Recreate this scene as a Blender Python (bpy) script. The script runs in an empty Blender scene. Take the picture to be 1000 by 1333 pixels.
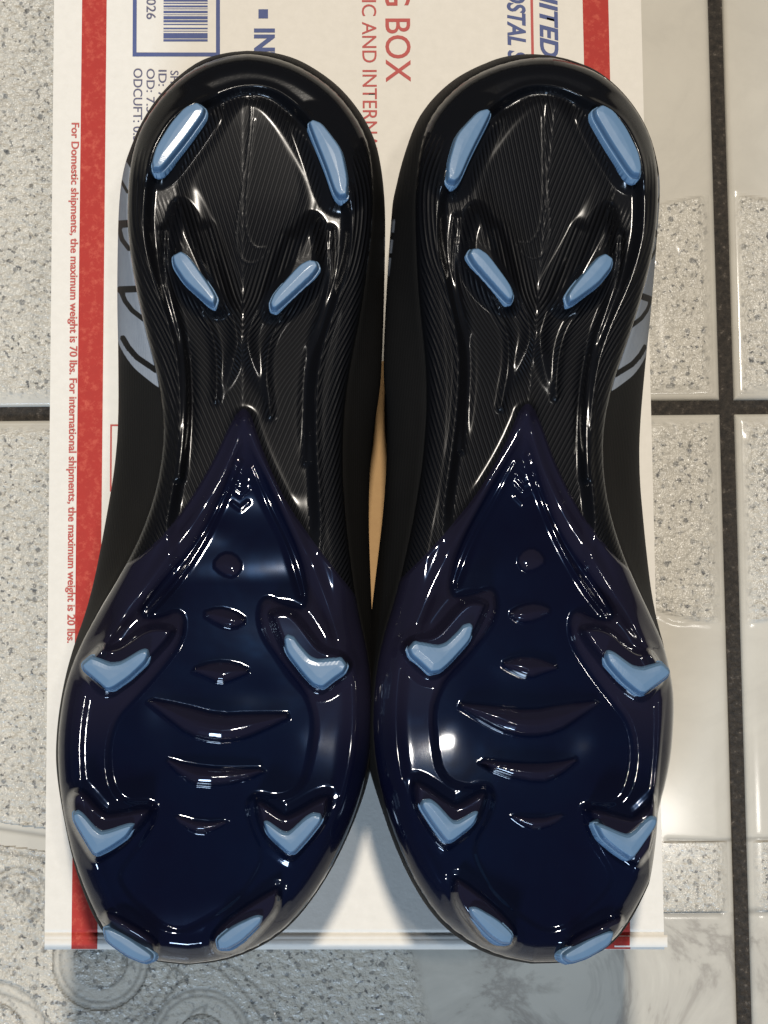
import bpy, math, random
import numpy as np
from mathutils import Vector, Matrix

# ------------------------------------------------------------------ camera, light, exposure
S = bpy.context.scene
C = S.collection
FPX, TILT, CAMZ = 3200.0, math.radians(7.9), 0.893      # focal length in photo pixels, tilt, height above floor
cam_d = bpy.data.cameras.new('camera'); cam = bpy.data.objects.new('camera', cam_d); C.objects.link(cam)
cam.location = (0, 0, CAMZ); cam.rotation_euler = (TILT, 0, 0)
cam_d.sensor_fit = 'VERTICAL'; cam_d.sensor_height = 24.0; cam_d.lens = 24.0 * FPX / 1333.0
cam_d.clip_start = 0.02; cam_d.clip_end = 50
S.camera = cam
S.render.resolution_x, S.render.resolution_y = 768, 1024
S.view_settings.view_transform = 'Standard'; S.view_settings.look = 'None'
S.view_settings.exposure = 0.14; S.view_settings.gamma = 1.0

W = bpy.data.worlds.new('World'); S.world = W; W.use_nodes = True
bg = W.node_tree.nodes['Background']
bg.inputs[0].default_value = (0.72, 0.80, 1.0, 1); bg.inputs[1].default_value = 0.06

def area(name, loc, target, size, power, col, size_y=None):
    d = bpy.data.lights.new(name, 'AREA'); d.energy = power; d.color = col
    d.shape = 'RECTANGLE' if size_y else 'DISK'; d.size = size
    if size_y: d.size_y = size_y
    o = bpy.data.objects.new(name, d); C.objects.link(o); o.location = loc
    o.rotation_euler = (Vector(target) - Vector(loc)).to_track_quat('-Z', 'Y').to_euler()
    return o
area('ceiling_lamp', (0.05, 0.66, 2.3), (0, 0.1, 0.1), 0.15, 46, (1.0, 0.92, 0.81))
area('second_ceiling_lamp', (0.33, 0.05, 2.3), (0, 0.1, 0.1), 0.045, 5, (1.0, 0.95, 0.88), 0.10)
area('window_light', (-0.5, -2.0, 1.3), (0, 0.0, 0.1), 0.5, 40, (0.58, 0.76, 1.0), 0.35)

# ------------------------------------------------------------------ helpers
PI = math.pi
ct, st_ = math.cos(TILT), math.sin(TILT)
def unproj(px, py, z):
    """photo pixel -> world point at height z (vectorised)"""
    px = np.asarray(px, float); py = np.asarray(py, float); z = np.asarray(z, float)
    dx = (px - 500.0) / FPX; dy = -(py - 666.5) / FPX
    wy = dy * ct + st_; wz = dy * st_ - ct
    t = (z - CAMZ) / wz
    return np.stack([dx * t, wy * t, z + 0 * px], -1)

def tag(o, label=None, cat=None, group=None, kind=None):
    if label: o['label'] = label
    if cat: o['category'] = cat
    if group: o['group'] = group
    if kind: o['kind'] = kind
    return o
def empty(name, loc=(0, 0, 0)):
    o = bpy.data.objects.new(name, None); C.objects.link(o); o.location = loc; o.empty_display_size = 0.02
    return o
def mesh_obj(name, verts, faces, mat, parent=None, smooth=True, attrs=None):
    me = bpy.data.meshes.new(name)
    v = np.asarray(verts, np.float32); n = len(v)
    if isinstance(faces, np.ndarray) and faces.ndim == 2:
        f = faces.astype(np.int32); k = f.shape[1]
        me.vertices.add(n); me.vertices.foreach_set('co', v.ravel())
        me.loops.add(f.size); me.loops.foreach_set('vertex_index', f.ravel())
        me.polygons.add(len(f)); me.polygons.foreach_set('loop_start', np.arange(0, f.size, k, dtype=np.int32))
        me.update(calc_edges=True)
    else:
        me.from_pydata([tuple(map(float, p)) for p in v], [], [tuple(int(i) for i in q) for q in faces])
    me.validate()
    if attrs:
        for an, av in attrs.items():
            a = me.attributes.new(an, 'FLOAT', 'POINT'); a.data.foreach_set('value', np.asarray(av, np.float32).ravel())
    me.polygons.foreach_set('use_smooth', np.full(len(me.polygons), smooth))
    me.materials.append(mat); me.update()
    o = bpy.data.objects.new(name, me); C.objects.link(o)
    if parent: o.parent = parent
    return o
def grid_faces(nr, nc, flip=False):
    i = np.arange(nr - 1)[:, None] * nc + np.arange(nc - 1)[None, :]
    f = np.stack([i, i + 1, i + nc + 1, i + nc], -1).reshape(-1, 4)
    return f[:, ::-1] if flip else f

def sstep(x, a=0.0, b=1.0):
    t = np.clip((x - a) / (b - a), 0, 1); return t * t * (3 - 2 * t)
def seg_dist(X, Y, pts, closed):
    P = np.asarray(pts, float)
    Q = np.roll(P, -1, 0) if closed else P[1:]
    P0 = P if closed else P[:-1]
    best = np.full(X.shape, 1e9)
    for (ax, ay), (bx, by) in zip(P0, Q):
        ux, uy = bx - ax, by - ay; L = ux * ux + uy * uy + 1e-9
        t = np.clip(((X - ax) * ux + (Y - ay) * uy) / L, 0, 1)
        d = (X - ax - t * ux) ** 2 + (Y - ay - t * uy) ** 2
        np.minimum(best, d, out=best)
    return np.sqrt(best)
def inside(X, Y, pts):
    P = np.asarray(pts, float); Q = np.roll(P, -1, 0); c = np.zeros(X.shape, bool)
    for (ax, ay), (bx, by) in zip(P, Q):
        if ay == by: continue
        c ^= ((ay > Y) != (by > Y)) & (X < (bx - ax) * (Y - ay) / (by - ay) + ax)
    return c
def sdf(X, Y, pts, margin=40, far=-60.0):
    """signed distance, + inside; only computed near the polygon's box"""
    P = np.asarray(pts, float); out = np.full(X.shape, far)
    m = (X > P[:, 0].min() - margin) & (X < P[:, 0].max() + margin) & (Y > P[:, 1].min() - margin) & (Y < P[:, 1].max() + margin)
    x, y = X[m], Y[m]
    d = seg_dist(x, y, P, True); s = inside(x, y, P)
    out[m] = np.where(s, d, -d); return out
def pdist(X, Y, pts, margin=30):
    P = np.asarray(pts, float); out = np.full(X.shape, 1e3)
    m = (X > P[:, 0].min() - margin) & (X < P[:, 0].max() + margin) & (Y > P[:, 1].min() - margin) & (Y < P[:, 1].max() + margin)
    out[m] = seg_dist(X[m], Y[m], P, False); return out
def chaikin(pts, n=1, closed=True, r=0.25):
    P = np.asarray(pts, float)
    for _ in range(n):
        Q = np.roll(P, -1, 0) if closed else P[1:]
        A = P if closed else P[:-1]
        N = np.empty((2 * len(A), 2)); N[0::2] = A * (1 - r) + Q * r; N[1::2] = A * r + Q * (1 - r)
        if not closed: N = np.vstack([P[:1], N, P[-1:]])
        P = N
    return P
def resample(pts, n):
    P = np.asarray(pts, float); d = np.r_[0, np.cumsum(np.hypot(*np.diff(P, axis=0).T))]
    t = np.linspace(0, d[-1], n); return np.stack([np.interp(t, d, P[:, i]) for i in range(P.shape[1])], -1)

# ------------------------------------------------------------------ materials
def mat(name, base=(0.5, 0.5, 0.5), rough=0.5, **kw):
    m = bpy.data.materials.new(name); m.use_nodes = True
    b = m.node_tree.nodes['Principled BSDF']
    b.inputs['Base Color'].default_value = (*base, 1); b.inputs['Roughness'].default_value = rough
    for k, v in kw.items():
        b.inputs[k.replace('_', ' ')].default_value = v
    return m
class NT:
    def __init__(s, m): s.t = m.node_tree; s.b = s.t.nodes['Principled BSDF']
    def n(s, typ, **kw):
        x = s.t.nodes.new(typ)
        for k, v in kw.items(): setattr(x, k, v)
        return x
    def l(s, a, b): s.t.links.new(a, b)
    def coord(s, scale=1.0):
        tc = s.n('ShaderNodeTexCoord'); mp = s.n('ShaderNodeMapping'); mp.inputs['Scale'].default_value = (scale,) * 3
        s.l(tc.outputs['Object'], mp.inputs[0]); return mp.outputs[0]
    def noise(s, scale, detail=3, rough=0.5, co=None):
        x = s.n('ShaderNodeTexNoise'); x.inputs['Scale'].default_value = scale; x.inputs['Detail'].default_value = detail
        x.inputs['Roughness'].default_value = rough; s.l(co or s.coord(), x.inputs['Vector']); return x.outputs['Fac']
    def math(s, op, a, b=None, c=None):
        x = s.n('ShaderNodeMath', operation=op)
        for i, v in enumerate((a, b, c)):
            if v is None: continue
            if isinstance(v, (int, float)): x.inputs[i].default_value = v
            else: s.l(v, x.inputs[i])
        return x.outputs[0]
    def ramp(s, fac, stops):
        x = s.n('ShaderNodeValToRGB'); e = x.color_ramp.elements
        while len(e) < len(stops): e.new(0.5)
        for q, (p, c) in zip(e, stops):
            q.position = p; q.color = (*c, 1) if len(c) == 3 else c
        s.l(fac, x.inputs[0]); return x.outputs[0]
    def mix(s, fac, a, b):
        x = s.n('ShaderNodeMix', data_type='RGBA')
        if isinstance(fac, (int, float)): x.inputs[0].default_value = fac
        else: s.l(fac, x.inputs[0])
        for i, v in ((6, a), (7, b)):
            if isinstance(v, tuple): x.inputs[i].default_value = (*v, 1)
            else: s.l(v, x.inputs[i])
        return x.outputs[2]
    def mrange(s, v, a, b, c=0.0, d=1.0):
        x = s.n('ShaderNodeMapRange'); s.l(v, x.inputs[0])
        for i, q in enumerate((a, b, c, d)): x.inputs[i + 1].default_value = q
        return x.outputs[0]
    def attr(s, name):
        x = s.n('ShaderNodeAttribute'); x.attribute_name = name; return x.outputs['Fac']
    def bump(s, h, dist, strength=1.0, prev=None):
        x = s.n('ShaderNodeBump'); x.inputs['Distance'].default_value = dist; x.inputs['Strength'].default_value = strength
        s.l(h, x.inputs['Height'])
        if prev: s.l(prev, x.inputs['Normal'])
        s.l(x.outputs[0], s.b.inputs['Normal']); return x.outputs[0]

# black moulded heel plate with herringbone grooves
M_black = mat('black_moulded_plastic', (0.0045, 0.0048, 0.006), 0.28, Specular_IOR_Level=0.06, Coat_Weight=0.38, Coat_Roughness=0.13)
k = NT(M_black)
wave = k.math('SINE', k.math('MULTIPLY', k.attr('groove'), 2 * PI))
ridge = k.math('POWER', k.mrange(wave, -1, 1), 1.6)
hgt = k.math('MULTIPLY', k.math('SUBTRACT', ridge, 0.38), k.attr('groove_mask'))
k.l(k.math('MULTIPLY_ADD', k.attr('groove_mask'), 0.22, 0.20), k.b.inputs['Roughness'])
k.l(k.math('MULTIPLY_ADD', k.attr('groove_mask'), -0.30, 0.42), k.b.inputs['Coat Weight'])
b0 = k.bump(hgt, 0.00032)
k.bump(k.noise(900, 3), 0.00004, 1.0, b0)

# glossy navy forefoot plate: tinted metallic layer under clear plastic
M_navy = mat('glossy_navy_plate', (0.012, 0.018, 0.062), 0.17, Specular_IOR_Level=0.35, Specular_Tint=(0.010, 0.040, 0.11, 1), Coat_Weight=0.75, Coat_Roughness=0.06, Coat_IOR=1.5)
k = NT(M_navy)
navyc = k.mix(k.ramp(k.noise(22, 4, 0.6), [(0.35, (0, 0, 0)), (0.7, (1, 1, 1))]), (0.0020, 0.0024, 0.0095), (0.0020, 0.0040, 0.0140))
k.l(k.mix(k.attr('raised'), navyc, (0.0085, 0.0080, 0.0175)), k.b.inputs['Base Color'])  # raised parts paler and purplish: ceiling reflection painted into the base colour
k.bump(k.noise(70, 2), 0.00030, 0.6)

M_tip = mat('light_blue_stud_plastic', (0.155, 0.290, 0.480), 0.44, Specular_IOR_Level=0.22, Coat_Weight=0.12, Coat_Roughness=0.14)
k = NT(M_tip)
k.l(k.mix(k.noise(160, 4), (0.078, 0.147, 0.240), (0.095, 0.172, 0.275)), k.b.inputs['Base Color'])
k.bump(k.noise(160, 2), 0.00025, 0.6)

# knitted black upper with its pale blue print
M_upper = mat('black_knit_upper', (0.012, 0.012, 0.012), 0.65, Specular_IOR_Level=0.12)
k = NT(M_upper)
pm = k.mrange(k.attr('print_distance'), -0.4, 0.4)
k.l(k.mix(pm, k.mix(k.noise(60, 4), (0.0060, 0.0058, 0.0056), (0.0105, 0.0100, 0.0095)), k.mix(k.noise(260, 3), (0.255, 0.28, 0.315), (0.33, 0.355, 0.385))), k.b.inputs['Base Color'])
vo = k.n('ShaderNodeTexWave'); vo.inputs['Scale'].default_value = 520; vo.inputs['Distortion'].default_value = 3.0
vo.inputs['Detail Scale'].default_value = 1.5; k.l(k.coord(), vo.inputs['Vector'])
k.bump(vo.outputs['Fac'], 0.00006, 0.6)

# box print and board
def paper(name, a, b, rough=0.75, fleck=None):
    m = mat(name, a, rough); k = NT(m); co = k.coord()
    c = k.mix(k.noise(300, 5, 0.65, co), a, b)
    if fleck: c = k.mix(k.ramp(k.noise(420, 5, 0.75, co), [(0.50, (0, 0, 0)), (0.68, (1, 1, 1))]), c, fleck)
    k.l(c, k.b.inputs['Base Color'])
    k.bump(k.noise(700, 3, 0.6, co), 0.00012, 0.7, k.bump(k.noise(9, 2, 0.5, co), 0.002, 0.5))
    return m
M_white = paper('white_printed_board', (0.70, 0.665, 0.60), (0.60, 0.57, 0.51))
M_red = paper('red_print', (0.38, 0.018, 0.010), (0.32, 0.014, 0.008), 0.75, (0.46, 0.065, 0.038))
M_redtx = paper('red_lettering', (0.36, 0.040, 0.035), (0.44, 0.075, 0.06), 0.65)
M_blue = paper('blue_lettering', (0.025, 0.045, 0.17), (0.06, 0.085, 0.21), 0.65)
M_navytx = paper('dark_lettering', (0.05, 0.05, 0.11), (0.09, 0.09, 0.15), 0.65)
M_kraft = paper('brown_kraft_board', (0.42, 0.26, 0.11), (0.34, 0.20, 0.085), 0.8)

# ------------------------------------------------------------------ tiled floor
M_grout = mat('dark_grout', (0.03, 0.022, 0.016), 0.8)
k = NT(M_grout); co = k.coord()
k.l(k.ramp(k.noise(420, 5, 0.7, co), [(0.35, (0.008, 0.006, 0.004)), (0.60, (0.032, 0.025, 0.018)), (0.78, (0.20, 0.17, 0.14))]), k.b.inputs['Base Color'])
k.bump(k.noise(500, 4, 0.6, co), 0.0012, 1.0)

M_tile = mat('glazed_floor_tile', (0.5, 0.48, 0.42), 0.24, Specular_IOR_Level=0.4, Coat_Weight=0.12, Coat_Roughness=0.10)
k = NT(M_tile); co = k.coord()
speck, marb, rel = k.attr('speckle'), k.attr('marble'), k.attr('relief')
basec = k.mix(k.noise(30, 5, 0.6, co), (0.53, 0.500, 0.430), (0.42, 0.395, 0.34))
v1 = k.n('ShaderNodeTexVoronoi'); v1.inputs['Scale'].default_value = 380; v1.inputs['Randomness'].default_value = 1.0
k.l(co, v1.inputs['Vector'])
sepc = k.n('ShaderNodeSeparateColor'); k.l(v1.outputs['Color'], sepc.inputs[0])
pick = k.math('GREATER_THAN', sepc.outputs[0], 0.30)
rad = k.math('MULTIPLY_ADD', sepc.outputs[1], 0.36, 0.12)
dd = k.math('ADD', v1.outputs['Distance'], k.math('MULTIPLY', k.math('SUBTRACT', k.noise(700, 2, 0.6, co), 0.5), 0.5))
dot = k.math('MULTIPLY', k.math('MULTIPLY', k.mrange(k.math('SUBTRACT', rad, dd), -0.05, 0.10), pick), speck)
dotk = k.math('MULTIPLY', dot, k.math('MULTIPLY_ADD', sepc.outputs[2], 0.6, 0.05))
cloud = k.math('MULTIPLY', k.ramp(k.noise(240, 4, 0.6, co), [(0.48, (0, 0, 0)), (0.68, (1, 1, 1))]), k.math('MULTIPLY', speck, 0.3))
c1 = k.mix(cloud, basec, (0.30, 0.29, 0.265))
sp2 = k.math('MULTIPLY', k.ramp(k.noise(520, 2, 0.5, co), [(0.57, (0, 0, 0)), (0.66, (1, 1, 1))]), k.math('MULTIPLY', k.math('MULTIPLY', speck, 0.95), k.ramp(k.noise(120, 2, 0.5, co), [(0.35, (0.25, 0.25, 0.25)), (0.6, (1, 1, 1))])))
c1 = k.mix(sp2, c1, (0.10, 0.10, 0.098))
c1 = k.mix(dotk, c1, (0.075, 0.08, 0.085))
mw = k.n('ShaderNodeTexNoise'); mw.inputs['Scale'].default_value = 17; mw.inputs['Detail'].default_value = 6; mw.inputs['Roughness'].default_value = 0.62
mw.inputs['Distortion'].default_value = 1.2; k.l(co, mw.inputs['Vector'])
vein = k.ramp(mw.outputs['Fac'], [(0.42, (0, 0, 0)), (0.50, (0.6, 0.6, 0.6)), (0.54, (0.22, 0.22, 0.22)), (0.66, (0, 0, 0))])
c1 = k.mix(k.math('MULTIPLY', vein, marb), c1, (0.17, 0.15, 0.13))
c1 = k.mix(k.math('MULTIPLY', rel, 0.55), c1, (0.13, 0.125, 0.11))
k.l(c1, k.b.inputs['Base Color'])
k.l(k.math('MULTIPLY_ADD', speck, -0.36, 0.62), k.b.inputs['Roughness'])
hb = k.math('MULTIPLY', k.noise(330, 3, 0.55, co), speck)
k.bump(hb, 0.0017, 1.0, k.bump(k.noise(60, 3, 0.5, co), 0.0006, 0.35))

floor = mesh_obj('floor', [(-3, -3, -0.0025), (3, -3, -0.0025), (3, 3, -0.0025), (-3, 3, -0.0025)], [(0, 1, 2, 3)], M_grout)
tag(floor, kind='structure')
YAW = math.radians(0.53)
X0 = unproj(947, 529, 0.0)                                  # the crossing of the joints
T, G = 0.305, 0.0051                                        # tile pitch and joint width
cy, sy = math.cos(YAW), math.sin(YAW)
def fpx(pts):                                               # photo pixels on the floor -> floor frame (u east, v north) round the crossing
    w = unproj(*np.asarray(pts, float).T, 0.0)[:, :2] - X0[:2]
    return np.stack([w[:, 0] * cy + w[:, 1] * sy, -w[:, 0] * sy + w[:, 1] * cy], -1)
def circ(cx, cyy, r, a0=0, a1=360, n=40, ry=None):
    a = np.radians(np.linspace(a0, a1, n)); return np.stack([cx + r * np.cos(a), cyy + (ry or r) * np.sin(a)], -1)
MM = 0.001
carved = []                                                 # engraved ornament lines: (points in floor frame, half width)
for pts in [circ(23, 1166, 37, 150, 420), circ(23, 1166, 29, 160, 420), circ(-8, 1345, 66), circ(-8, 1345, 38),
            circ(-30, 1420, 130, 230, 360), circ(131, 1252, 61), circ(131, 1252, 53), circ(131, 1252, 34, 200, 470),
            [(0, 1160), (6, 1146), (17, 1150), (14, 1163), (20, 1172), (26, 1160), (31, 1158), (30, 1172), (38, 1166), (44, 1172), (36, 1182), (46, 1192), (54, 1188)],
            circ(262, 1352, 64), circ(262, 1352, 56), circ(262, 1352, 30),
            [(170, 1330), (196, 1306), (214, 1282), (226, 1254)], [(184, 1333), (206, 1312), (228, 1285), (244, 1270)],
            [(215, 1252), (226, 1262), (243, 1272), (228, 1258)], [(252, 1248), (285, 1262), (318, 1290), (345, 1333)],
            [(275, 1245), (310, 1262), (345, 1295), (368, 1333)], [(156, 1228), (165, 1240), (158, 1262), (176, 1250), (184, 1236)],
            [(240, 1333), (252, 1316), (270, 1308), (262, 1326), (276, 1333)],
            [(520, 1205), (530, 1260), (549, 1333)]][:-1]:
    carved.append((fpx(pts), 0.0006))
for yy, wv in ((1079, 1), (1109, 1)):
    carved.append((fpx([(-60, yy - 8), (0, yy), (60, yy + 9), (110, yy + 22)]), 0.0008))
bandr = [(fpx([(870, 1093), (930, 1094), (1010, 1091)]), 0.0007), (fpx([(868, 1188), (930, 1188), (938, 1188)]), 0.0012), (fpx([(975, 1186), (1060, 1186)]), 0.0012)]
carved += bandr
med_r = 285 / 3555.0
soft = [(fpx(circ(940, 530, 283, n=80)), 0.0014), (fpx(chaikin([(868, 300), (905, 285), (925, 320), (880, 360), (862, 430), (885, 480), (930, 515)], 2, False)), 0.0024),
        (fpx(chaikin([(858, 560), (875, 640), (868, 700), (890, 745), (935, 775)], 2, False)), 0.0020),
        (fpx(chaikin([(885, 560), (905, 620), (900, 690), (920, 735), (940, 755)], 2, False)), 0.0016),
        (fpx(circ(885, 785, 24, n=24)), 0.0012), (fpx(circ(870, 330, 18, n=24)), 0.0012),
        (fpx(chaikin([(975, 570), (1000, 620), (985, 700), (1010, 760)], 2, False)), 0.002), (fpx(chaikin([(975, 300), (1000, 380), (985, 440), (1000, 500)], 2, False)), 0.002)]
leftline = fpx([(70, 0), (60, 1080)])[:, 0].mean()
bmar = fpx([(522, 1205)])[0]; ysp = fpx([(900, 1095), (900, 1188), (20, 1079), (20, 1109)])[:, 1]
xmid = fpx([(700, 700)])[0, 0]
def make_tile(iu, iv, u_fine, v_fine):
    """tile spanning u in (iu*T, iu*T+T) round the crossing"""
    u0, u1 = iu * T + G / 2, iu * T + T - G / 2; v0, v1 = iv * T + G / 2, iv * T + T - G / 2
    def axis(a, b, fine):
        pts = set(np.round(np.r_[np.linspace(a, b, 41), a + np.array([0, .0003, .0007, .0013, .002, .003]), b - np.array([0, .0003, .0007, .0013, .002, .003])], 6))
        for f0, f1, s in fine:
            f0, f1 = max(f0, a + .003), min(f1, b - .003)
            if f1 > f0: pts |= set(np.round(np.arange(f0, f1, s), 6))
        return np.array(sorted(pts))
    us, vs = axis(u0, u1, u_fine), axis(v0, v1, v_fine)
    U, V = np.meshgrid(us, vs); Uf, Vf = U.ravel(), V.ravel()
    e = np.minimum(np.minimum(Uf - u0, u1 - Uf), np.minimum(Vf - v0, v1 - Vf))
    z = -0.0018 * (1 - np.sqrt(np.clip(1 - (1 - np.clip(e / 0.0022, 0, 1)) ** 2, 0, 1)))
    z -= np.where(e <= 0, 0.0012, 0) + 0.00036 * np.clip(1 - e / 0.006, 0, 1) ** 2
    rel = np.zeros(Uf.shape)
    for P, w in carved:
        d = pdist(Uf, Vf, P, 0.01); g = np.exp(-(d / w) ** 2); z -= 0.00013 * g; rel = np.maximum(rel, g)
    for P, w in soft:
        d = pdist(Uf, Vf, P, 0.012); z += 0.00011 * np.exp(-(d / w) ** 2)
    # speckled areas: the western field, the medallion and a band to the south-east
    rmed = np.hypot(Uf - 0.0, Vf) / med_r
    sp = np.where(Uf < xmid, 1.0, 0.0)
    sp = np.where((Uf < xmid) & (Vf < ysp[2] - (Uf - leftline) * .15) & (Vf > ysp[3] - (Uf - leftline) * .15), 0.0, sp)
    east = Uf >= xmid
    sp = np.where(east, sstep(rmed, 1.01, 0.985), sp)
    sp = np.where(east & (Vf < ysp[0]) & (Vf > ysp[1]), 1.0, sp)
    rr = np.array([np.hypot(*(c - np.array([Uf, Vf]).T).T) for c in fpx([(131, 1252), (-8, 1345), (262, 1352)])])
    pxu = 1 / 3555.0
    ring = ((rr[0] > 34 * pxu) & (rr[0] < 61 * pxu)) | ((rr[1] > 38 * pxu) & (rr[1] < 66 * pxu)) | ((rr[2] > 30 * pxu) & (rr[2] < 64 * pxu))
    sp = np.where(ring & (Uf < xmid), sp * 0.45, sp)
    sp = sp * np.clip(e / 0.004 - 0.5, 0, 1)
    mb = np.where(Vf < ysp[1], sstep(Uf - bmar[0] + (Vf - ysp[1]) * 0.2, -0.002, 0.004), 0.0) + np.where(east & (sp < .5), 0.12, 0)
    sp = sp * (1 - mb * (Vf < ysp[1]))
    mb = np.clip(mb, 0, 1)
    wx = X0[0] + Uf * cy - Vf * sy; wy = X0[1] + Uf * sy + Vf * cy
    return mesh_obj('tile', np.stack([wx, wy, z], -1), grid_faces(len(vs), len(us)), M_tile, floor, True, dict(speckle=sp, marble=mb, relief=rel))
fw = fpx([(-20, 200), (80, 200), (830, 200), (940, 200), (1010, 200), (0, 1230), (0, 1345), (0, 1060), (0, -20)])
lf, r1, r2, r3 = (fw[0, 0], fw[1, 0], .0008), (fw[2, 0], 0, .0006), (0, fw[4, 0], .0006), None
vN = (0, fw[8, 1] + .005, .0008); vS = (fw[6, 1] - .004, 0, .0008)
make_tile(-1, 0, [lf, r1], [vN]); make_tile(0, 0, [r2], [vN])
make_tile(-1, -1, [(fw[0, 0], 0, .0007)], [(fw[6, 1] - .004, fw[7, 1], .0006), vS]); make_tile(0, -1, [r2], [vS])
for iu in (-3, -2, -1, 0, 1, 2):
    for iv in (-3, -2, -1, 0, 1, 2):
        if (iu, iv) not in ((-1, 0), (0, 0), (-1, -1), (0, -1)): make_tile(iu, iv, [], [])

# ------------------------------------------------------------------ shipping box
BH = 0.13
box = empty('shipping_box', tuple(map(float, unproj(460, 600, 0.0))))
tag(box, 'white cardboard shipping box with red stripes and blue and red lettering under the two boots', 'box')
bo = np.array(box.location)
YEND, YFAR = 1236.0, -300.0
def ztop(py):                                               # fold and rounded end of the top face
    py = np.asarray(py, float)
    z = BH - 0.0005 * np.exp(-((py - 1214) / 2.2) ** 2) - 0.0002 * np.exp(-((py - 1222) / 1.5) ** 2) + 0.0003 * sstep(py, 1217, 1222)
    return z - 0.0030 * np.clip((py - 1228) / 8, 0, 1) ** 2.2
def edge_l(py): return 70.5 - 12.5 * py / 1236.0
def edge_r(py): return 834.5 + 30.5 * py / 1236.0
def strip(name, xl, xr, y0, y1, m, dz, nx=2, parent=None):
    ys = np.r_[np.linspace(y0, min(y1, 1205), 30), np.linspace(1206, y1, 24)] if y1 > 1206 else np.linspace(y0, y1, 30)
    V = []
    for y in ys:
        a, b = xl(y), xr(y)
        for i in range(nx):
            V.append(unproj(a + (b - a) * i / (nx - 1), y, ztop(y) + dz))
    return mesh_obj(name, np.array(V) - bo, grid_faces(len(ys), nx, True), m, parent or box)
strip('top_panel', edge_l, edge_r, YFAR, YEND, M_white, 0.0, 20)
def quad_wall(name, a, b, m):
    a, b = np.array(a), np.array(b)
    n = np.array([-(b - a)[1], (b - a)[0], 0]); n = n / np.linalg.norm(n) * 0.003
    lo = 0.0015
    V = []
    for p, q in ((a, b), (a + n, b + n)):
        V += [(p[0], p[1], lo), (q[0], q[1], lo), (q[0], q[1], p[2]), (p[0], p[1], p[2])]
    F = [(0, 1, 2, 3), (7, 6, 5, 4), (0, 4, 5, 1), (1, 5, 6, 2), (2, 6, 7, 3), (3, 7, 4, 0)]
    return mesh_obj(name, np.array(V) - bo, F, m, box, False)
pa, pb, pc, pd = (unproj(edge_l(YEND) + .6, YEND - .5, BH - .0032), unproj(edge_r(YEND) - .6, YEND - .5, BH - .0032), unproj(edge_r(YFAR) - .6, YFAR, BH - .0004), unproj(edge_l(YFAR) + .6, YFAR, BH - .0004))
quad_wall('end_panel', pa, pb, M_white); quad_wall('side_panel', pb, np.array([pc[0], pc[1], pb[2]]), M_white)
quad_wall('end_panel', np.array([pc[0], pc[1], pb[2]]), np.array([pd[0], pd[1], pb[2]]), M_white); quad_wall('side_panel', np.array([pd[0], pd[1], pb[2]]), pa, M_white)
# the tucked end flap that sticks out a little at the corner
a = []
for y in np.linspace(1217, 1233, 9):
    t = (y - 1225) / 8
    for x in np.linspace(800, 869, 12): a.append(unproj(x, y - 4 * (0.0), BH + 0.0007 * math.sqrt(max(0, 1 - t * t)) - .0001))
mesh_obj('tuck_flap', np.array(a) - bo, grid_faces(9, 12, True), M_white, box)
DZ = 0.00012
strip('red_stripe', lambda y: 107 - 14 * y / 1236, lambda y: 139 - 12.3 * y / 1236, YFAR, YEND - .5, M_red, DZ, 2)
strip('red_stripe', lambda y: 758.5 + 28 * y / 1236, lambda y: 792 + 28.8 * y / 1236, YFAR, YEND - .5, M_red, DZ + .0008 * 0, 2)
a = np.array([unproj(x, y, BH + .0008 + 0 * x) for y in (1219, 1223, 1227, 1231) for x in (799, 820)])
for i, t in enumerate((1219, 1219, 1223, 1223, 1227, 1227, 1231, 1231)):
    a[i, 2] = BH + 0.0007 * math.sqrt(max(0, 1 - ((t - 1225) / 8) ** 2)) + .00003
mesh_obj('red_stripe', a - bo, grid_faces(4, 2, True), M_red, box)
def flat_poly(name, pts, m, dz=DZ):
    V = np.array([unproj(x, y, BH + dz) for x, y in pts]); return mesh_obj(name, V - bo, [tuple(range(len(pts)))[::-1]], m, box, False)
def bar(name, x0, x1, y0, y1, m, dz=DZ):                    # rectangle aligned with the box (box edges lean a little)
    s = lambda x, y: x + (x - 289) * 4.34e-5 * y
    return flat_poly(name, [(s(x0, y0), y0), (s(x1, y0), y0), (s(x1, y1), y1), (s(x0, y1), y1)], m, dz)
flat_poly('kraft_strip', [(462, 470), (535, 470), (535, 905), (462, 905)], M_kraft, 0.0003)
def frame(name, x0, x1, y0, y1, w, m):
    s = lambda x, y: x + (x - 289) * 4.34e-5 * y
    o = [(s(x0, y0), y0), (s(x1, y0), y0), (s(x1, y1), y1), (s(x0, y1), y1)]
    i = [(s(x0 + w, y0), y0 + w), (s(x1 - w, y0), y0 + w), (s(x1 - w, y1), y1 - w), (s(x0 + w, y1), y1 - w)]
    V = np.array([unproj(x, y, BH + DZ) for x, y in o + i]); F = [(a, (a + 1) % 4, 4 + (a + 1) % 4, 4 + a)[::-1] for a in range(4)]
    return mesh_obj(name, V - bo, F, m, box, False)
frame('barcode_frame', 173, 286.5, -150, 73.5, 5.2, M_blue)
rnd = random.Random(4)
y = 54.0; k_ = 0
pat = [(54, 51), (50, 43), (41, 40), (38, 36), (32.5, 31), (29, 26), (25, 21), (19.5, 18.7), (17, 14), (12, 11), (9.5, 7), (5, 3.5), (2, -1)]
while k_ < 40:
    t = pat[-1][1] - rnd.uniform(1.2, 3); pat.append((t, t - rnd.choice((.8, 1.5, 3, 3.5)))); k_ += 1
for y1, y0 in pat:
    if y0 > -140: bar('barcode_bar', 213, 270.5, y0, y1, M_blue)
bar('print_square', 336.5, 349, 12, 24, M_blue)
frame('print_mark', 147, 250, 552.5, 640, 2.2, M_redtx)
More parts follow.
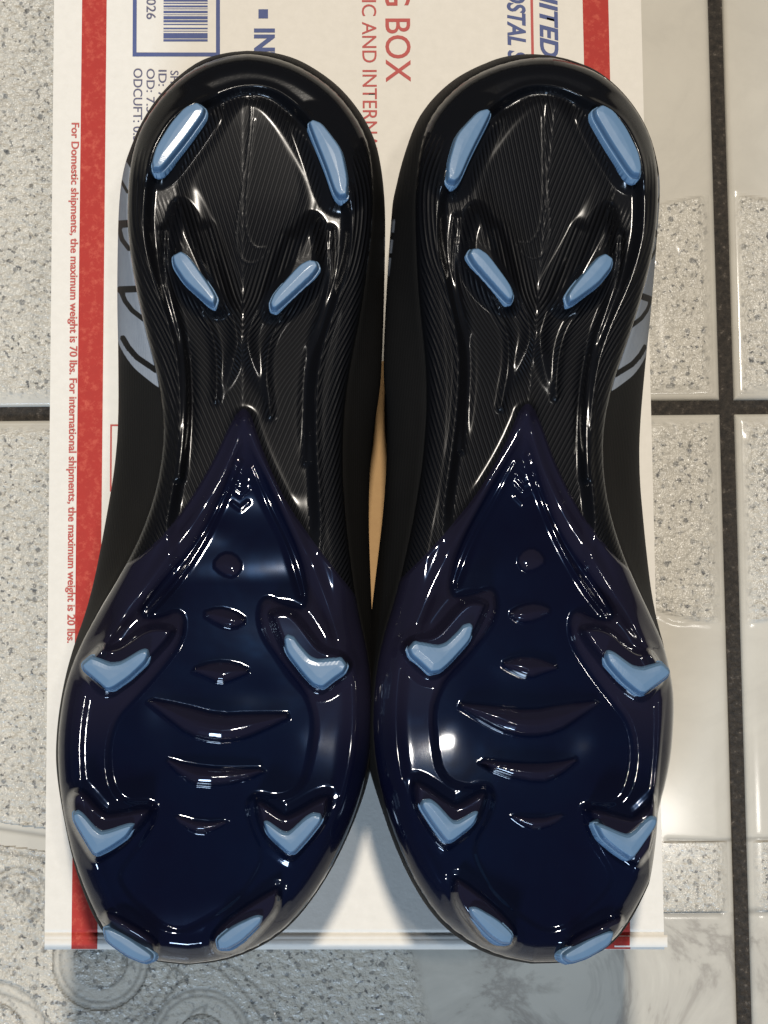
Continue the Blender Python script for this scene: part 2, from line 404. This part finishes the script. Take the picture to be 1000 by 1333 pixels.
bar('print_rule', 690.5, 694, -200, 90, M_redtx)
def text(body, base, y0, y1, cap, m, bold=0.0, shear=0.0, sub=None, name='lettering'):
    """flat lettering reading down the picture; sub spans y0..y1 (photo pixels), letters base..base+cap wide"""
    def width(s, keep=False):
        cu = bpy.data.curves.new(name, 'FONT'); cu.body = s; cu.size = 1; cu.offset = bold; cu.shear = shear; cu.resolution_u = 4
        o = bpy.data.objects.new(name, cu); C.objects.link(o); bpy.context.view_layer.update()
        me = bpy.data.meshes.new_from_object(o.evaluated_get(bpy.context.evaluated_depsgraph_get()))
        co = np.empty(len(me.vertices) * 3); me.vertices.foreach_get('co', co); co = co.reshape(-1, 3)
        bpy.data.objects.remove(o); bpy.data.curves.remove(cu)
        if keep: return me, co
        r = (co[:, 0].min(), co[:, 0].max()); bpy.data.meshes.remove(me); return r
    sub = sub or body
    pre = body[:body.index(sub)]
    _, capv = width('H', True); capu = capv[:, 1].max()
    a, b = width(sub); me, co = width(body, True)
    off = 0.0
    if pre: off = width(body[:len(pre) + len(sub)])[1] - b
    sx = (y1 - y0) / (b - a)
    py = y0 + (co[:, 0] - off - a) * sx
    px = base + co[:, 1] * cap / capu
    px = px + (px - 289) * 4.34e-5 * (py - y0)
    w = unproj(px, py, BH + DZ + .00002) - bo
    me.vertices.foreach_set('co', w.astype(np.float32).ravel()); me.materials.clear(); me.materials.append(m); me.update()
    o = bpy.data.objects.new(name, me); C.objects.link(o); o.parent = box; return o
text('For Domestic shipments, the maximum weight is 70 lbs. For international shipments, the maximum weight is 20 lbs.', 93.5, 160, 837, 9.8, M_redtx, 0.022)
text('ODCUFT: 0.35', 174, 89, 192, 11.5, M_navytx, 0.008)
text('OD: 7.37 x', 191, 89.5, 170, 10.5, M_navytx, 0.008)
text('ID: 7.5', 206.5, 91, 140, 10.5, M_navytx, 0.008)
text('SHOE', 222, 92, 128, 10.5, M_navytx, 0.008)
text('2026', 191, -11, 25, 12, M_navytx, 0.008)
text('INTERNATIONAL', 332, 37, 67, 26, M_blue, 0.035, sub='IN')
text('MAILING BOX', 502, 24, 107, 32, M_redtx, 0.006, sub='BOX')
text('DOMESTIC AND INTERNATIONAL', 472, 91, 192, 18.5, M_redtx, 0.004, sub='INTERNA')
text('UNITED', 703, 3, 75, 23, M_blue, 0.030, 0.25, sub='ITED')
text('POSTAL SERVICE', 661, 3, 59, 23, M_blue, 0.030, 0.25, sub='STAL')

# ------------------------------------------------------------------ football boots (soles up): left boot modelled, right boot its mirrored copy
SOLE = BH + 0.066
PXM = 0.00022                                               # metres per photo pixel at the sole
def base_z(py):                                             # rocker of the sole along its length
    ys = [40, 120, 300, 450, 560, 700, 850, 980, 1080, 1150, 1200, 1240, 1270]
    zs = [6, 7, 6, 3.2, 1.9, 1.2, 1.8, 2, 1, -2, -5.5, -10, -14]
    return SOLE + MM * np.interp(py, np.linspace(40, 1270, 400), np.convolve(np.pad(np.interp(np.linspace(40, 1270, 400), ys, zs), 15, mode='edge'), np.ones(31) / 31, 'valid'))
PL = [(322, 70), (300, 72), (270, 80), (246, 93), (222, 113), (201, 138), (184, 166), (175, 191), (169, 220), (166, 260), (166.5, 305), (174, 360), (187, 422), (199, 468), (207, 501), (213, 552), (210, 597), (202, 640), (189, 680), (174, 715), (161, 740), (147, 765), (132, 790), (118, 815), (106, 840), (96, 865), (87, 895), (81, 930), (77.5, 965), (78, 1000), (82, 1040), (89, 1080), (99, 1120), (113, 1160), (131, 1199), (152, 1227), (182, 1246), (212, 1252), (245, 1255)]
PR = [(322, 70), (345, 72), (375, 80), (402, 93), (430, 113), (450, 134), (468, 160), (480, 187), (485, 220), (486, 260), (484, 300), (478, 350), (471, 400), (460, 457), (452, 500), (447, 552), (446, 613), (449, 660), (453, 704), (461, 765), (470, 810), (479, 850), (484, 890), (485, 930), (483, 970), (477, 1010), (466, 1050), (450, 1090), (430, 1130), (408, 1165), (384, 1195), (356, 1220), (318, 1240), (283, 1251), (245, 1255)]
UL = [(322, 66), (296, 68), (266, 76), (243, 90), (220, 110), (198, 136), (181, 165), (171, 190), (162, 215), (156, 250), (153.5, 300), (152.5, 392), (154, 449), (154.5, 552), (149, 613), (140, 665), (133, 704), (123, 755), (111, 800), (97, 838), (85, 880), (76, 930), (72.5, 975), (73.5, 1010), (78, 1050), (87.5, 1105), (101, 1155), (120, 1205), (145, 1236), (185, 1251), (243, 1257)]
UR = [(322, 66), (350, 67), (380, 74), (405, 86), (434, 106), (455, 127), (474, 153), (489, 183), (497, 220), (501, 260), (502, 300), (500, 400), (497, 480), (494, 514), (486, 560), (481, 620), (480, 680), (482, 740), (484, 790), (486, 850), (488, 900), (488.5, 935), (487, 975), (481, 1015), (469, 1056), (453, 1095), (433, 1135), (411, 1170), (387, 1200), (359, 1225), (320, 1245), (285, 1254), (243, 1257)]
PLs, PRs = chaikin(PL, 2, False), chaikin(PR, 2, False)
PLs[:, 0] -= 2.2 * sstep(PLs[:, 1], 790, 900) * sstep(PLs[:, 1], 1253, 1215); PRs[:, 0] += 0.8 * sstep(PRs[:, 1], 1000, 1100) * sstep(PRs[:, 1], 1253, 1215)
OUT = np.vstack([PLs, PRs[::-1][1:-1]])
CH_IN = chaikin([(262, 133), (300, 117), (322, 113), (345, 114), (368, 123), (400, 150), (425, 183), (446, 225), (456, 260), (457, 300), (452, 350), (440, 384), (428, 420), (416, 460), (410, 500), (409, 571), (413, 640), (416, 700), (392, 860), (240, 860), (216, 700), (226, 640), (233, 600), (237, 530), (234, 474), (228, 445), (217, 407), (198, 355), (188, 305), (188, 272), (193, 225), (203, 190), (222, 158), (240, 143)], 2)
PAD = chaikin([(322, 117), (303, 124), (285, 148), (268, 178), (250, 212), (236, 242), (250, 268), (275, 325), (300, 378), (314, 415), (345, 360), (380, 305), (404, 276), (410, 240), (396, 200), (376, 158), (350, 126)], 2)
S3B = chaikin([(231, 260), (246, 272), (262, 310), (284, 360), (298, 400), (288, 412), (262, 406), (236, 385), (219, 352), (217, 305)], 2)
S4B = chaikin([(404, 280), (418, 290), (426, 330), (418, 368), (386, 404), (356, 418), (344, 408), (350, 376), (374, 320), (390, 292)], 2)
QV = chaikin([(316, 565), (290, 640), (255, 705), (202, 765), (176, 803), (204, 808), (238, 793), (238, 832), (212, 868), (176, 908), (150, 935), (139, 980), (146, 1030), (170, 1048), (206, 1045), (194, 1088), (157, 1130), (156, 1152), (201, 1202), (227, 1213), (249, 1210), (306, 1175), (333, 1138), (343, 1112), (322, 1068), (322, 1034), (368, 1040), (394, 1024), (404, 989), (412, 940), (400, 900), (370, 864), (345, 830), (337, 800), (345, 776), (372, 791), (405, 796), (396, 730), (365, 660), (335, 595)], 2)
NAVY = chaikin([(318, 531), (310, 536), (297, 558), (278, 600), (252, 644), (221, 688), (187, 722), (162, 736), (120, 740), (20, 900), (20, 1300), (540, 1300), (540, 800), (480, 785), (462, 775), (453, 762), (434, 740), (407, 703), (377, 661), (354, 616), (337, 572), (327, 540)], 1)
CHEV = {  # raised dark bases of the studs
 'C1': [(122, 850), (134, 838), (146, 844), (165, 834), (182, 820), (202, 813), (228, 816), (224, 831), (200, 857), (172, 887), (142, 905), (128, 901), (102, 868)],
 'C2': [(351, 795), (376, 793), (392, 806), (406, 826), (420, 844), (440, 847), (456, 860), (455, 873), (436, 890), (418, 901), (400, 892), (369, 850), (353, 808)],
 'C3': [(99, 1028), (110, 1029), (135, 1059), (147, 1059), (194, 1050), (196, 1061), (170, 1091), (127, 1121), (119, 1117), (92, 1070), (89, 1037)],
 'C4': [(331, 1043), (344, 1043), (368, 1061), (377, 1061), (426, 1032), (430, 1046), (423, 1074), (384, 1117), (373, 1117), (342, 1088)],
 'T1': [(134, 1188), (145, 1188), (207, 1223), (204, 1246), (188, 1253), (137, 1216)],
 'T2': [(366, 1153), (346, 1162), (306, 1188), (276, 1214), (277, 1238), (298, 1240), (326, 1228), (362, 1188)],
}
TIPS = [
 ('S1', [(257, 132), (269, 141), (267, 151), (244, 183), (212, 223), (198, 223), (196.5, 210), (202, 191), (221, 160), (240, 139)]),
 ('S2', [(400, 160), (407, 154.5), (421, 160), (447, 194), (455, 232), (454, 257), (441.5, 259), (434, 251), (422.5, 217), (405.5, 175)]),
 ('S3', [(223, 333), (236, 325.5), (248, 333), (276, 373), (284, 388), (280, 400), (270.5, 396), (240, 369), (225, 346)]),
 ('S4', [(350, 394), (356, 380.5), (388, 344.5), (402, 337), (413, 339), (417, 348), (409, 360), (377, 390), (360, 405), (352, 403)]),
 ('C1', [(105, 863), (119, 851), (128, 854), (144, 861), (158, 859), (184, 843), (193, 843), (196, 852), (191, 863), (170, 883), (148, 898), (138, 899), (128, 890), (107, 872)]),
 ('C2', [(368, 830), (374, 823), (384, 827), (390, 836), (404, 852), (414, 856), (434, 854), (445, 853), (454, 866), (449, 876), (436, 885), (421, 897), (407, 893), (394, 879), (371, 849)]),
 ('C3', [(93, 1057), (102, 1052), (110, 1057), (124, 1074), (132, 1080), (142, 1078), (168, 1069), (179, 1070), (167, 1090), (145, 1105), (126, 1115), (119, 1111), (95, 1070)]),
 ('C4', [(341, 1068), (348, 1065), (368, 1080), (376, 1081), (396, 1062), (407, 1055), (419, 1057), (421, 1068), (404, 1090), (384, 1112), (374, 1112), (347, 1087)]),
 ('T1', [(133, 1207), (144, 1206), (166, 1217), (201, 1241), (200, 1250), (187, 1255), (165, 1246), (137, 1226)]),
 ('T2', [(280, 1222), (302, 1204), (333, 1189), (345, 1191), (342, 1202), (317, 1226), (298, 1237), (283, 1237)]),
]
BUMPS = [([(277, 735), (290, 720), (306, 722), (316, 737), (306, 751), (290, 747)], 1.1, 9), ([(262, 798), (285, 791), (305, 796), (322, 808), (305, 818), (286, 814)], 2.2, 9),
 ([(246, 872), (280, 861), (306, 863), (328, 874), (306, 884), (287, 890), (269, 881)], 3.0, 10),
 ([(186, 909), (240, 919), (284, 931), (330, 929), (388, 929), (338, 954), (310, 964), (280, 966), (245, 957), (213, 931)], 4.6, 13),
 ([(210, 985), (245, 996), (290, 1001), (354, 1000), (314, 1019), (262, 1025), (238, 1013)], 4.0, 11), ([(222, 1059), (262, 1071), (302, 1068), (282, 1080), (262, 1086), (238, 1076)], 2.2, 8)]
LOOP1 = chaikin([(327, 122), (327, 164), (318, 232), (309, 285), (306.6, 316), (312, 335), (324, 344), (339, 339), (349, 327)], 2, False)
LOOP2 = chaikin([(331, 156), (325, 210), (320, 263), (320, 297), (326, 316), (335, 323.5), (345, 322)], 2, False)

def height(X, Y):
    """sole relief in millimetres above base_z (photo-pixel coordinates of the left boot) + groove phase and mask"""
    d = seg_dist(X, Y, OUT[::2], True)
    back = sstep(Y, 820, 700)                               # 1 on the heel half
    R = 30 - 4 * back
    z = -7.5 * (1 - np.sqrt(np.clip(1 - (1 - np.clip(d / R, 0, 1)) ** 2, 0, 1)))
    z += 0.9 * np.exp(-((d - 24) / 9) ** 2) * (1 - back)      # lip round the forefoot
    din = sdf(X, Y, CH_IN, 60)
    z -= 3.4 * sstep(din, -2, 13) * sstep(Y, 760, 640)
    z -= 1.6 * np.exp(-((din - 12) / 6) ** 2) * sstep(Y, 620, 520) * np.maximum(sstep(Y, 420, 470), sstep(Y, 130, 170) * sstep(Y, 250, 215))
    z += 0.7 * np.exp(-((din + 3) / 4) ** 2) * sstep(Y, 760, 640)
    pad = sdf(X, Y, PAD)
    z += 0.5 * sstep(pad, -10, 14) - 0.014 * (Y - 215) * sstep(pad, -6, 20)
    # low webs running from the inner heel studs to the waist
    for pts, h, w in (([(268, 300), (290, 370), (306, 420), (309, 450), (300, 484), (287, 514)], 1.5, 8), ([(376, 310), (350, 375), (326, 420), (321, 450), (332, 484), (350, 521)], 1.5, 8),
                      ([(214, 300), (212, 350), (226, 400), (240, 450), (244, 500), (242, 560), (234, 622)], 2.4, 5), ([(430, 300), (432, 350), (424, 395), (408, 440), (398, 500), (400, 600)], 1.3, 5),
                      ([(262, 408), (276, 430), (283, 470), (281, 520)], 1.0, 5), ([(368, 415), (352, 440), (346, 480), (352, 540)], 1.0, 5)):
        z += h * np.exp(-(pdist(X, Y, chaikin(pts, 2, False), 40) / w) ** 2) * (sstep(Y, 530, 440) if w > 7 else 1)
    for P, h, w in ((S3B, 6.0, 21), (S4B, 6.0, 21)):
        z += h * sstep(sdf(X, Y, P), -10, w - 2)
    for nm, P in TIPS[:2]:
        z += 3.5 * sstep(sdf(X, Y, chaikin(P, 2)), -26, 3)
    rb = []
    for key, P in CHEV.items():
        s = sdf(X, Y, chaikin(P, 2))
        hh = 5.8 if key[0] == 'C' else 4.8
        z += hh * sstep(s, -5, 8) + 0.7 * sstep(s, -16, -2); rb.append(sstep(s, 0, 3))
    # valley between the two arms of the wedge, panel outline, arms
    q = sdf(X, Y, QV)
    raised = 1 - sstep(q, -2, 2) * sstep(Y, 560, 640) * (1 - sstep(Y, 1230, 1240))  # mask for the painted ceiling reflection outside the recessed panel
    z -= 1.5 * sstep(q, -6.0, 6.0) * sstep(Y, 560, 640)
    for pts, h, w in (([(317, 545), (300, 600), (262, 668), (221, 722), (182, 775), (150, 822), (128, 850)], 1.5, 9), ([(320, 548), (338, 600), (368, 660), (400, 722), (424, 780), (444, 850)], 1.5, 9),
                      ([(312, 600), (290, 655), (262, 712), (225, 765), (192, 800)], 0.7, 4), ([(327, 610), (350, 665), (375, 715), (392, 775)], 0.6, 4)):
        z += h * np.exp(-(pdist(X, Y, chaikin(pts, 2, False), 40) / w) ** 2)
    bsum = 0 * X
    for P, h, w in BUMPS:
        s = sdf(X, Y, chaikin(P, 1)); y0_, y1_ = min(q[1] for q in P), max(q[1] for q in P); bh = h * sstep(s, -3, 5) * (0.35 + 0.65 * np.clip((Y - y0_) / (y1_ - y0_), 0, 1)) * (0.8 + 0.4 * sstep(s, 2, w + 2)); raised = np.maximum(raised, sstep(s, 0, 2)); bsum = np.maximum(bsum, sstep(s, 0, 2)); z += bh
    for cyy in (612, 630, 640, 658):
        z += 0.22 * np.exp(-(pdist(X, Y, [(303, cyy - 3), (313, cyy + 5), (323, cyy - 4)]) / 3.0) ** 2)
    z -= (1 - back) * (1.6 * ((X - 283) / 190.0) ** 2 + 1.0 * ((Y - 980) / 260.0) ** 2)
    for xx, yy, sx_, sy_, a in ((180, 960, 40, 60, .9), (380, 950, 35, 50, .2), (250, 1120, 60, 30, -.6), (300, 1165, 40, 26, .5), (150, 790, 26, 40, .8), (430, 800, 22, 40, .6), (270, 690, 30, 20, .4), (330, 900, 30, 20, -.2)):
        z += a * np.exp(-((X - xx) / sx_) ** 2 - ((Y - yy) / sy_) ** 2)
    # logo lines on the heel pad
    lines = np.minimum(pdist(X, Y, LOOP1), pdist(X, Y, LOOP2))
    z += 0.075 * np.exp(-(lines / 1.3) ** 2)
    # grooves
    xc = 316.0 + 0 * Y
    sl = 0.30 + 0.12 * sstep(Y, 380, 520)
    ax = -np.abs(X - xc)
    inner = (ax - sl * Y) / np.sqrt(1 + sl * sl) / 5.5
    gy = np.arange(0, 1300.0); band = (-din) / 5.2 + np.interp(Y, gy, np.cumsum(np.interp(gy, [250, 380, 520, 620], [1 / 90, 1 / 40, 1 / 16, 1 / 12])))
    wsel = sstep(Y, 430, 470)                               # below the waist the bands carry slanting grooves as well
    lower = (ax - 0.5 * Y) / np.sqrt(1.25) / 6.3
    phase = np.where(din > 2, inner, band)
    m = np.where(din > 2, sstep(din, 8, 20), sstep(-din, 1, 4) * sstep(d, 2, 6))
    m = np.where(din <= 2, m * sstep(Y, 185, 225), m)
    chan = np.where((din > 2) & (din < 40) & (Y > 150) & (Y < 330), 1 - (1 - sstep(pad, -16, -2)) * sstep(Y, 330, 250), 1.0)
    m = m * chan * (1 - 0.5 * sstep(sdf(X, Y, S3B), 8, 20)) * (1 - 0.5 * sstep(sdf(X, Y, S4B), 8, 20))
    for nm, P in TIPS[:4]: m = m * (1 - sstep(sdf(X, Y, P), -12, -3))
    m = m * (0.5 + 0.5 * sstep(lines, 0.8, 2.2)) * sstep(Y, 112, 130)
    for pts in ([(226, 400), (238, 450), (243, 500), (242, 560), (234, 622)], [(430, 330), (424, 395), (408, 440), (398, 500), (400, 600)], [(300, 470), (287, 514)], [(332, 470), (350, 521)]):
        m = m * sstep(pdist(X, Y, chaikin(pts, 2, False), 30), 2.5, 8)
    m = np.where(din > 2, m * np.clip(np.abs(X - xc) / 3, 0.0, 1), m)
    for r_ in rb: raised = np.maximum(raised, r_)
    raised = raised * np.where(Y > 900, np.clip(1 - sstep(Y, 900, 1010) + sum(rb) + (bsum > .2), 0, 1), 1)
    height.raised = raised
    return z, phase, m, d

def sole_grid(y0, y1, nr, nc):
    """rows follow the outline so that the rim is smooth"""
    a = np.linspace(0, 1, nr); a = 0.88 * a + 0.12 * (0.5 - 0.5 * np.cos(PI * a))
    ys = y0 + (y1 - y0) * a
    xl = np.interp(ys, PLs[:, 1], PLs[:, 0]); xr = np.interp(ys, PRs[:, 1], PRs[:, 0])
    s = np.linspace(0, 1, nc); s = 0.85 * s + 0.15 * (0.5 - 0.5 * np.cos(PI * s))
    X = xl[:, None] + (xr - xl)[:, None] * s[None, :]; Y = np.repeat(ys[:, None], nc, 1)
    return X.ravel(), Y.ravel()

boot = empty('football_boot')
tag(boot, 'left football boot lying sole up, its pale blue side print beside the red stripe', 'football boot', 'pair of football boots lying sole up')
org = unproj(290, 660, BH + 0.001); boot.location = tuple(map(float, org))
NC = 250
ye = np.array([70.6, 800.0])
X, Y = sole_grid(70.4, 800, 460, NC); z, ph, gm, d = height(X, Y)
nav = sdf(X, Y, NAVY, 80, -80)
W_ = unproj(X, Y, base_z(Y) + MM * z) - org
F = grid_faces(460, NC, True)
F = F[(nav.reshape(-1)[F] < 6).any(1)]
mesh_obj('heel_plate', W_, F, M_black, boot, True, dict(groove=ph, groove_mask=gm))
X, Y = sole_grid(528, 1254.6, 520, NC + 20); z, ph, gm, d = height(X, Y)
nav = sdf(X, Y, NAVY, 80, 80)
rsd = height.raised; z2 = z + np.clip(nav * 0.22, -1.2, 0.55)
W_ = unproj(X, Y, base_z(Y) + MM * z2) - org
F = grid_faces(520, NC + 20, True); F = F[(nav.reshape(-1)[F] > -4).all(1)]
mesh_obj('forefoot_plate', W_, F, M_navy, boot, True, dict(raised=np.clip(rsd, 0, 1)))

# studs: bevelled blades, level face towards the toe, sloping flank towards the heel
def poly_inset(P, k):
    P = np.asarray(P, float); A = np.roll(P, 1, 0); B = np.roll(P, -1, 0)
    t = B - A; t /= np.linalg.norm(t, axis=1)[:, None] + 1e-9
    area_ = 0.5 * np.sum(P[:, 0] * B[:, 1] - B[:, 0] * P[:, 1])
    n = np.stack([-t[:, 1], t[:, 0]], -1) * (1 if area_ > 0 else -1)
    return P + n * k
def make_stud(key, P):
    P0 = chaikin(chaikin(P, 1, True, 0.16), 1, True, 0.2)
    Pm = np.vstack([P0, poly_inset(P0, 5), poly_inset(P0, 9)])
    zc, _, _, _ = height(Pm[:, 0], Pm[:, 1])
    zt = (base_z(Pm[:, 1]) + MM * zc).max() + MM * (2.6 if key[0] == 'S' else 2.2)
    xs = np.arange(P0[:, 0].min() - 5, P0[:, 0].max() + 5, 0.55); ys = np.arange(P0[:, 1].min() - 5, P0[:, 1].max() + 5, 0.55)
    X, Y = [q.ravel() for q in np.meshgrid(xs, ys)]
    s = sdf(X, Y, P0, 40, -40)
    off, wn = {'S': ((0.6, 1.5), 3.0), 'C': ((0, 5.0), 5.0), 'T': ((0, 2.5), 3.5)}[key[0]]
    dz = np.interp(s, [-2.4, -1.0, 0.4, 3.0, 12], [-12, -8.0, -2.0, -0.08, 0.10])
    sn = sdf(X, Y, P0 + np.array(off), 40, -40)
    dz = np.minimum(dz, np.interp(sn, [-8, -wn, 0.8, 1.6], [-9, -3.4, -0.15, 0.2]))
    D = dz.reshape(len(ys), len(xs)); I = (s > 0.3).reshape(D.shape)
    for _ in range(2):
        A = np.pad(D, 1, mode='edge'); B = (A[:-2, 1:-1] + A[2:, 1:-1] + A[1:-1, :-2] + A[1:-1, 2:] + 2 * D) / 6; D = np.where(I, B, D)
    dz = D.ravel()
    K = (dz + 2.0) * MM / 0.70 * 0.9
    W_ = unproj(X + (X - 500.0) * K, Y + (Y - 1111.0) * K, zt + dz * MM) - org
    F = grid_faces(len(ys), len(xs), True); F = F[(s[F] > -2.4).all(1)]
    used = np.unique(F); rem = np.full(len(X), -1); rem[used] = np.arange(len(used))
    return mesh_obj('stud', W_[used], rem[F], M_tip, boot)
for key, P in TIPS: make_stud(key, P)

# upper: rings from the plate edge out to the bulge and down to the box
NS = 420
def closed(Lp, Rp):
    a = resample(chaikin(Lp, 2, False), NS); b = resample(chaikin(Rp, 2, False), NS); return np.vstack([a, b[::-1][1:-1]])
RA, RB = closed(PL, PR), closed(UL, UR)
RB = RB + (RA - RB) * (0.5 * sstep(RA[:, 1], 960, 1080))[:, None]
ctr = np.stack([np.interp(RA[:, 1], [60, 1260], [322, 280]), RA[:, 1] * 0.93 + 46], -1)
zA = base_z(RA[:, 1]) - 7.2 * MM
zbot = np.maximum(BH + 0.0008, zA - 0.034 - 0.03 * (1 - sstep(RA[:, 1], 850, 1150)))
levels = []
for t in np.linspace(0, 1, 30):
    if t < 0.06: f = -0.06; zz = zA + 0.002 * (1 - t / 0.06)
    elif t < 0.42: f = math.sin((t - 0.06) / 0.36 * PI / 2); zz = None
    else: f = 1.0; zz = None
    if t < 0.06: Q = RA + (ctr - RA) * 0.05
    elif t < 0.42: Q = RA * (1 - f) + RB * f
    else:
        s = (t - 0.42) / 0.58; ends = np.maximum(1 - sstep(RA[:, 1], 190, 300), sstep(RA[:, 1], 950, 1080))[:, None]; Q = RB + (ctr - RB) * ((0.42 * s ** 2.2) * (1 - ends) + ends * 0.5 * s ** 1.0)
    ez = np.maximum(1 - sstep(RA[:, 1], 190, 300), sstep(RA[:, 1], 950, 1080)); tt = max(0, (t - 0.06) / 0.94); zl = zA + (zbot - zA) * (tt ** 0.9 * (1 - ez) + ez * tt ** 1.7) if zz is None else zz
    levels.append((Q, zl))
X = np.concatenate([q[:, 0] for q, _ in levels]); Y = np.concatenate([q[:, 1] for q, _ in levels]); Z = np.concatenate([zl for _, zl in levels])
n = len(RA)
# pale blue print with black marks on the outer side
blue = sdf(X, Y, chaikin([(120, 205), (175, 205), (180, 300), (205, 420), (222, 508), (208, 506), (190, 492), (172, 477), (156, 452), (153, 440), (120, 430)], 2), 60)
for P, w in (([(154, 292), (168, 291)], 5.0), ([(155, 296), (159, 312), (168, 324)], 3.0), ([(156, 377), (180, 376)], 4.4), ([(158, 380), (163, 392), (172, 404), (190, 418)], 3.2), ([(160, 440), (167, 452), (178, 465), (206, 484)], 3.8), ([(158, 236), (166, 250)], 2.0)):
    blue = np.minimum(blue, pdist(X, Y, P, 60) - w)
small = np.maximum(-sdf(X, Y, [(497, 308), (510, 308), (510, 388), (497, 380)], 40) * -1, -60)
blue = np.where(X > 400, np.minimum(small, 0.6 - np.abs(X - 500.8)), blue)
blue = np.where((X > 400) & (np.minimum(np.abs(Y - 330), np.abs(Y - 355)) < 2), -3, blue)
W_ = unproj(X, Y, Z) - org
i = np.arange(n); j = (i + 1) % n
F = np.concatenate([np.stack([r * n + i, r * n + j, (r + 1) * n + j, (r + 1) * n + i], -1) for r in range(len(levels) - 1)])
me_u = mesh_obj('upper', W_, F, M_upper, boot, True, dict(print_distance=blue))
import bmesh
bm = bmesh.new(); bm.from_mesh(me_u.data); bm.verts.ensure_lookup_table()
bm.faces.new([bm.verts[(len(levels) - 1) * n + q] for q in range(n)])
bmesh.ops.recalc_face_normals(bm, faces=bm.faces); bm.to_mesh(me_u.data); bm.free()

# right boot: mirrored copy, turned a little
ROLL, PITCH, ANG = math.radians(6.5), math.radians(-1.2), math.radians(-4.68)
WARP = [0, 0, 6, 12, 19, 15, 8, 0]
right = boot.copy(); C.objects.link(right)
right['label'] = 'right football boot lying sole up, its outer side next to the dark tile joint'
right.location = (0.0425, 0.1073, 0.131); right.scale = (-1, 1, 1); right.rotation_euler = (PITCH, ROLL, ANG)
MW = Matrix.LocRotScale(right.location, right.rotation_euler, right.scale); MI = MW.inverted()
def project(w):
    x, y, z = w[:, 0], w[:, 1], w[:, 2] - CAMZ
    yc = y * ct + z * st_; zc = -y * st_ + z * ct
    return 500 + FPX * x / -zc, 666.5 - FPX * yc / -zc
for ch in list(boot.children):
    c2 = ch.copy(); C.objects.link(c2); c2.parent = right
    if ch.name.split('.')[0] == 'stud':
        wv = MW @ Vector(ch.data.vertices[0].co); pq = project(np.array([wv]))
        if pq[0][0] > 800 and pq[1][0] > 1000: c2.location.x += 0.0028
        continue
    c2.data = ch.data.copy()                                # the outer edge of the right forefoot is a little straighter
    nv = len(c2.data.vertices); co = np.empty(nv * 3, np.float32); c2.data.vertices.foreach_get('co', co); co = co.reshape(-1, 3).astype(float)
    M4 = np.array(MW); w = co @ M4[:3, :3].T + M4[:3, 3]
    px, py = project(w)
    A = np.interp(py, [760, 830, 900, 960, 1050, 1140, 1200, 1250], WARP)
    w[:, 1] -= 0.0017 * np.clip((165 - py) / 90, 0, 1) ** 1.5; w[:, 0] -= A * np.clip((px - 845) / 30, 0, 1) * 0.00022
    if ch.name.startswith('upper'): w[:, 2] = np.maximum(w[:, 2], BH + 0.0006)
    M5 = np.array(MI); co = w @ M5[:3, :3].T + M5[:3, 3]
    c2.data.vertices.foreach_set('co', co.astype(np.float32).ravel()); c2.data.update()
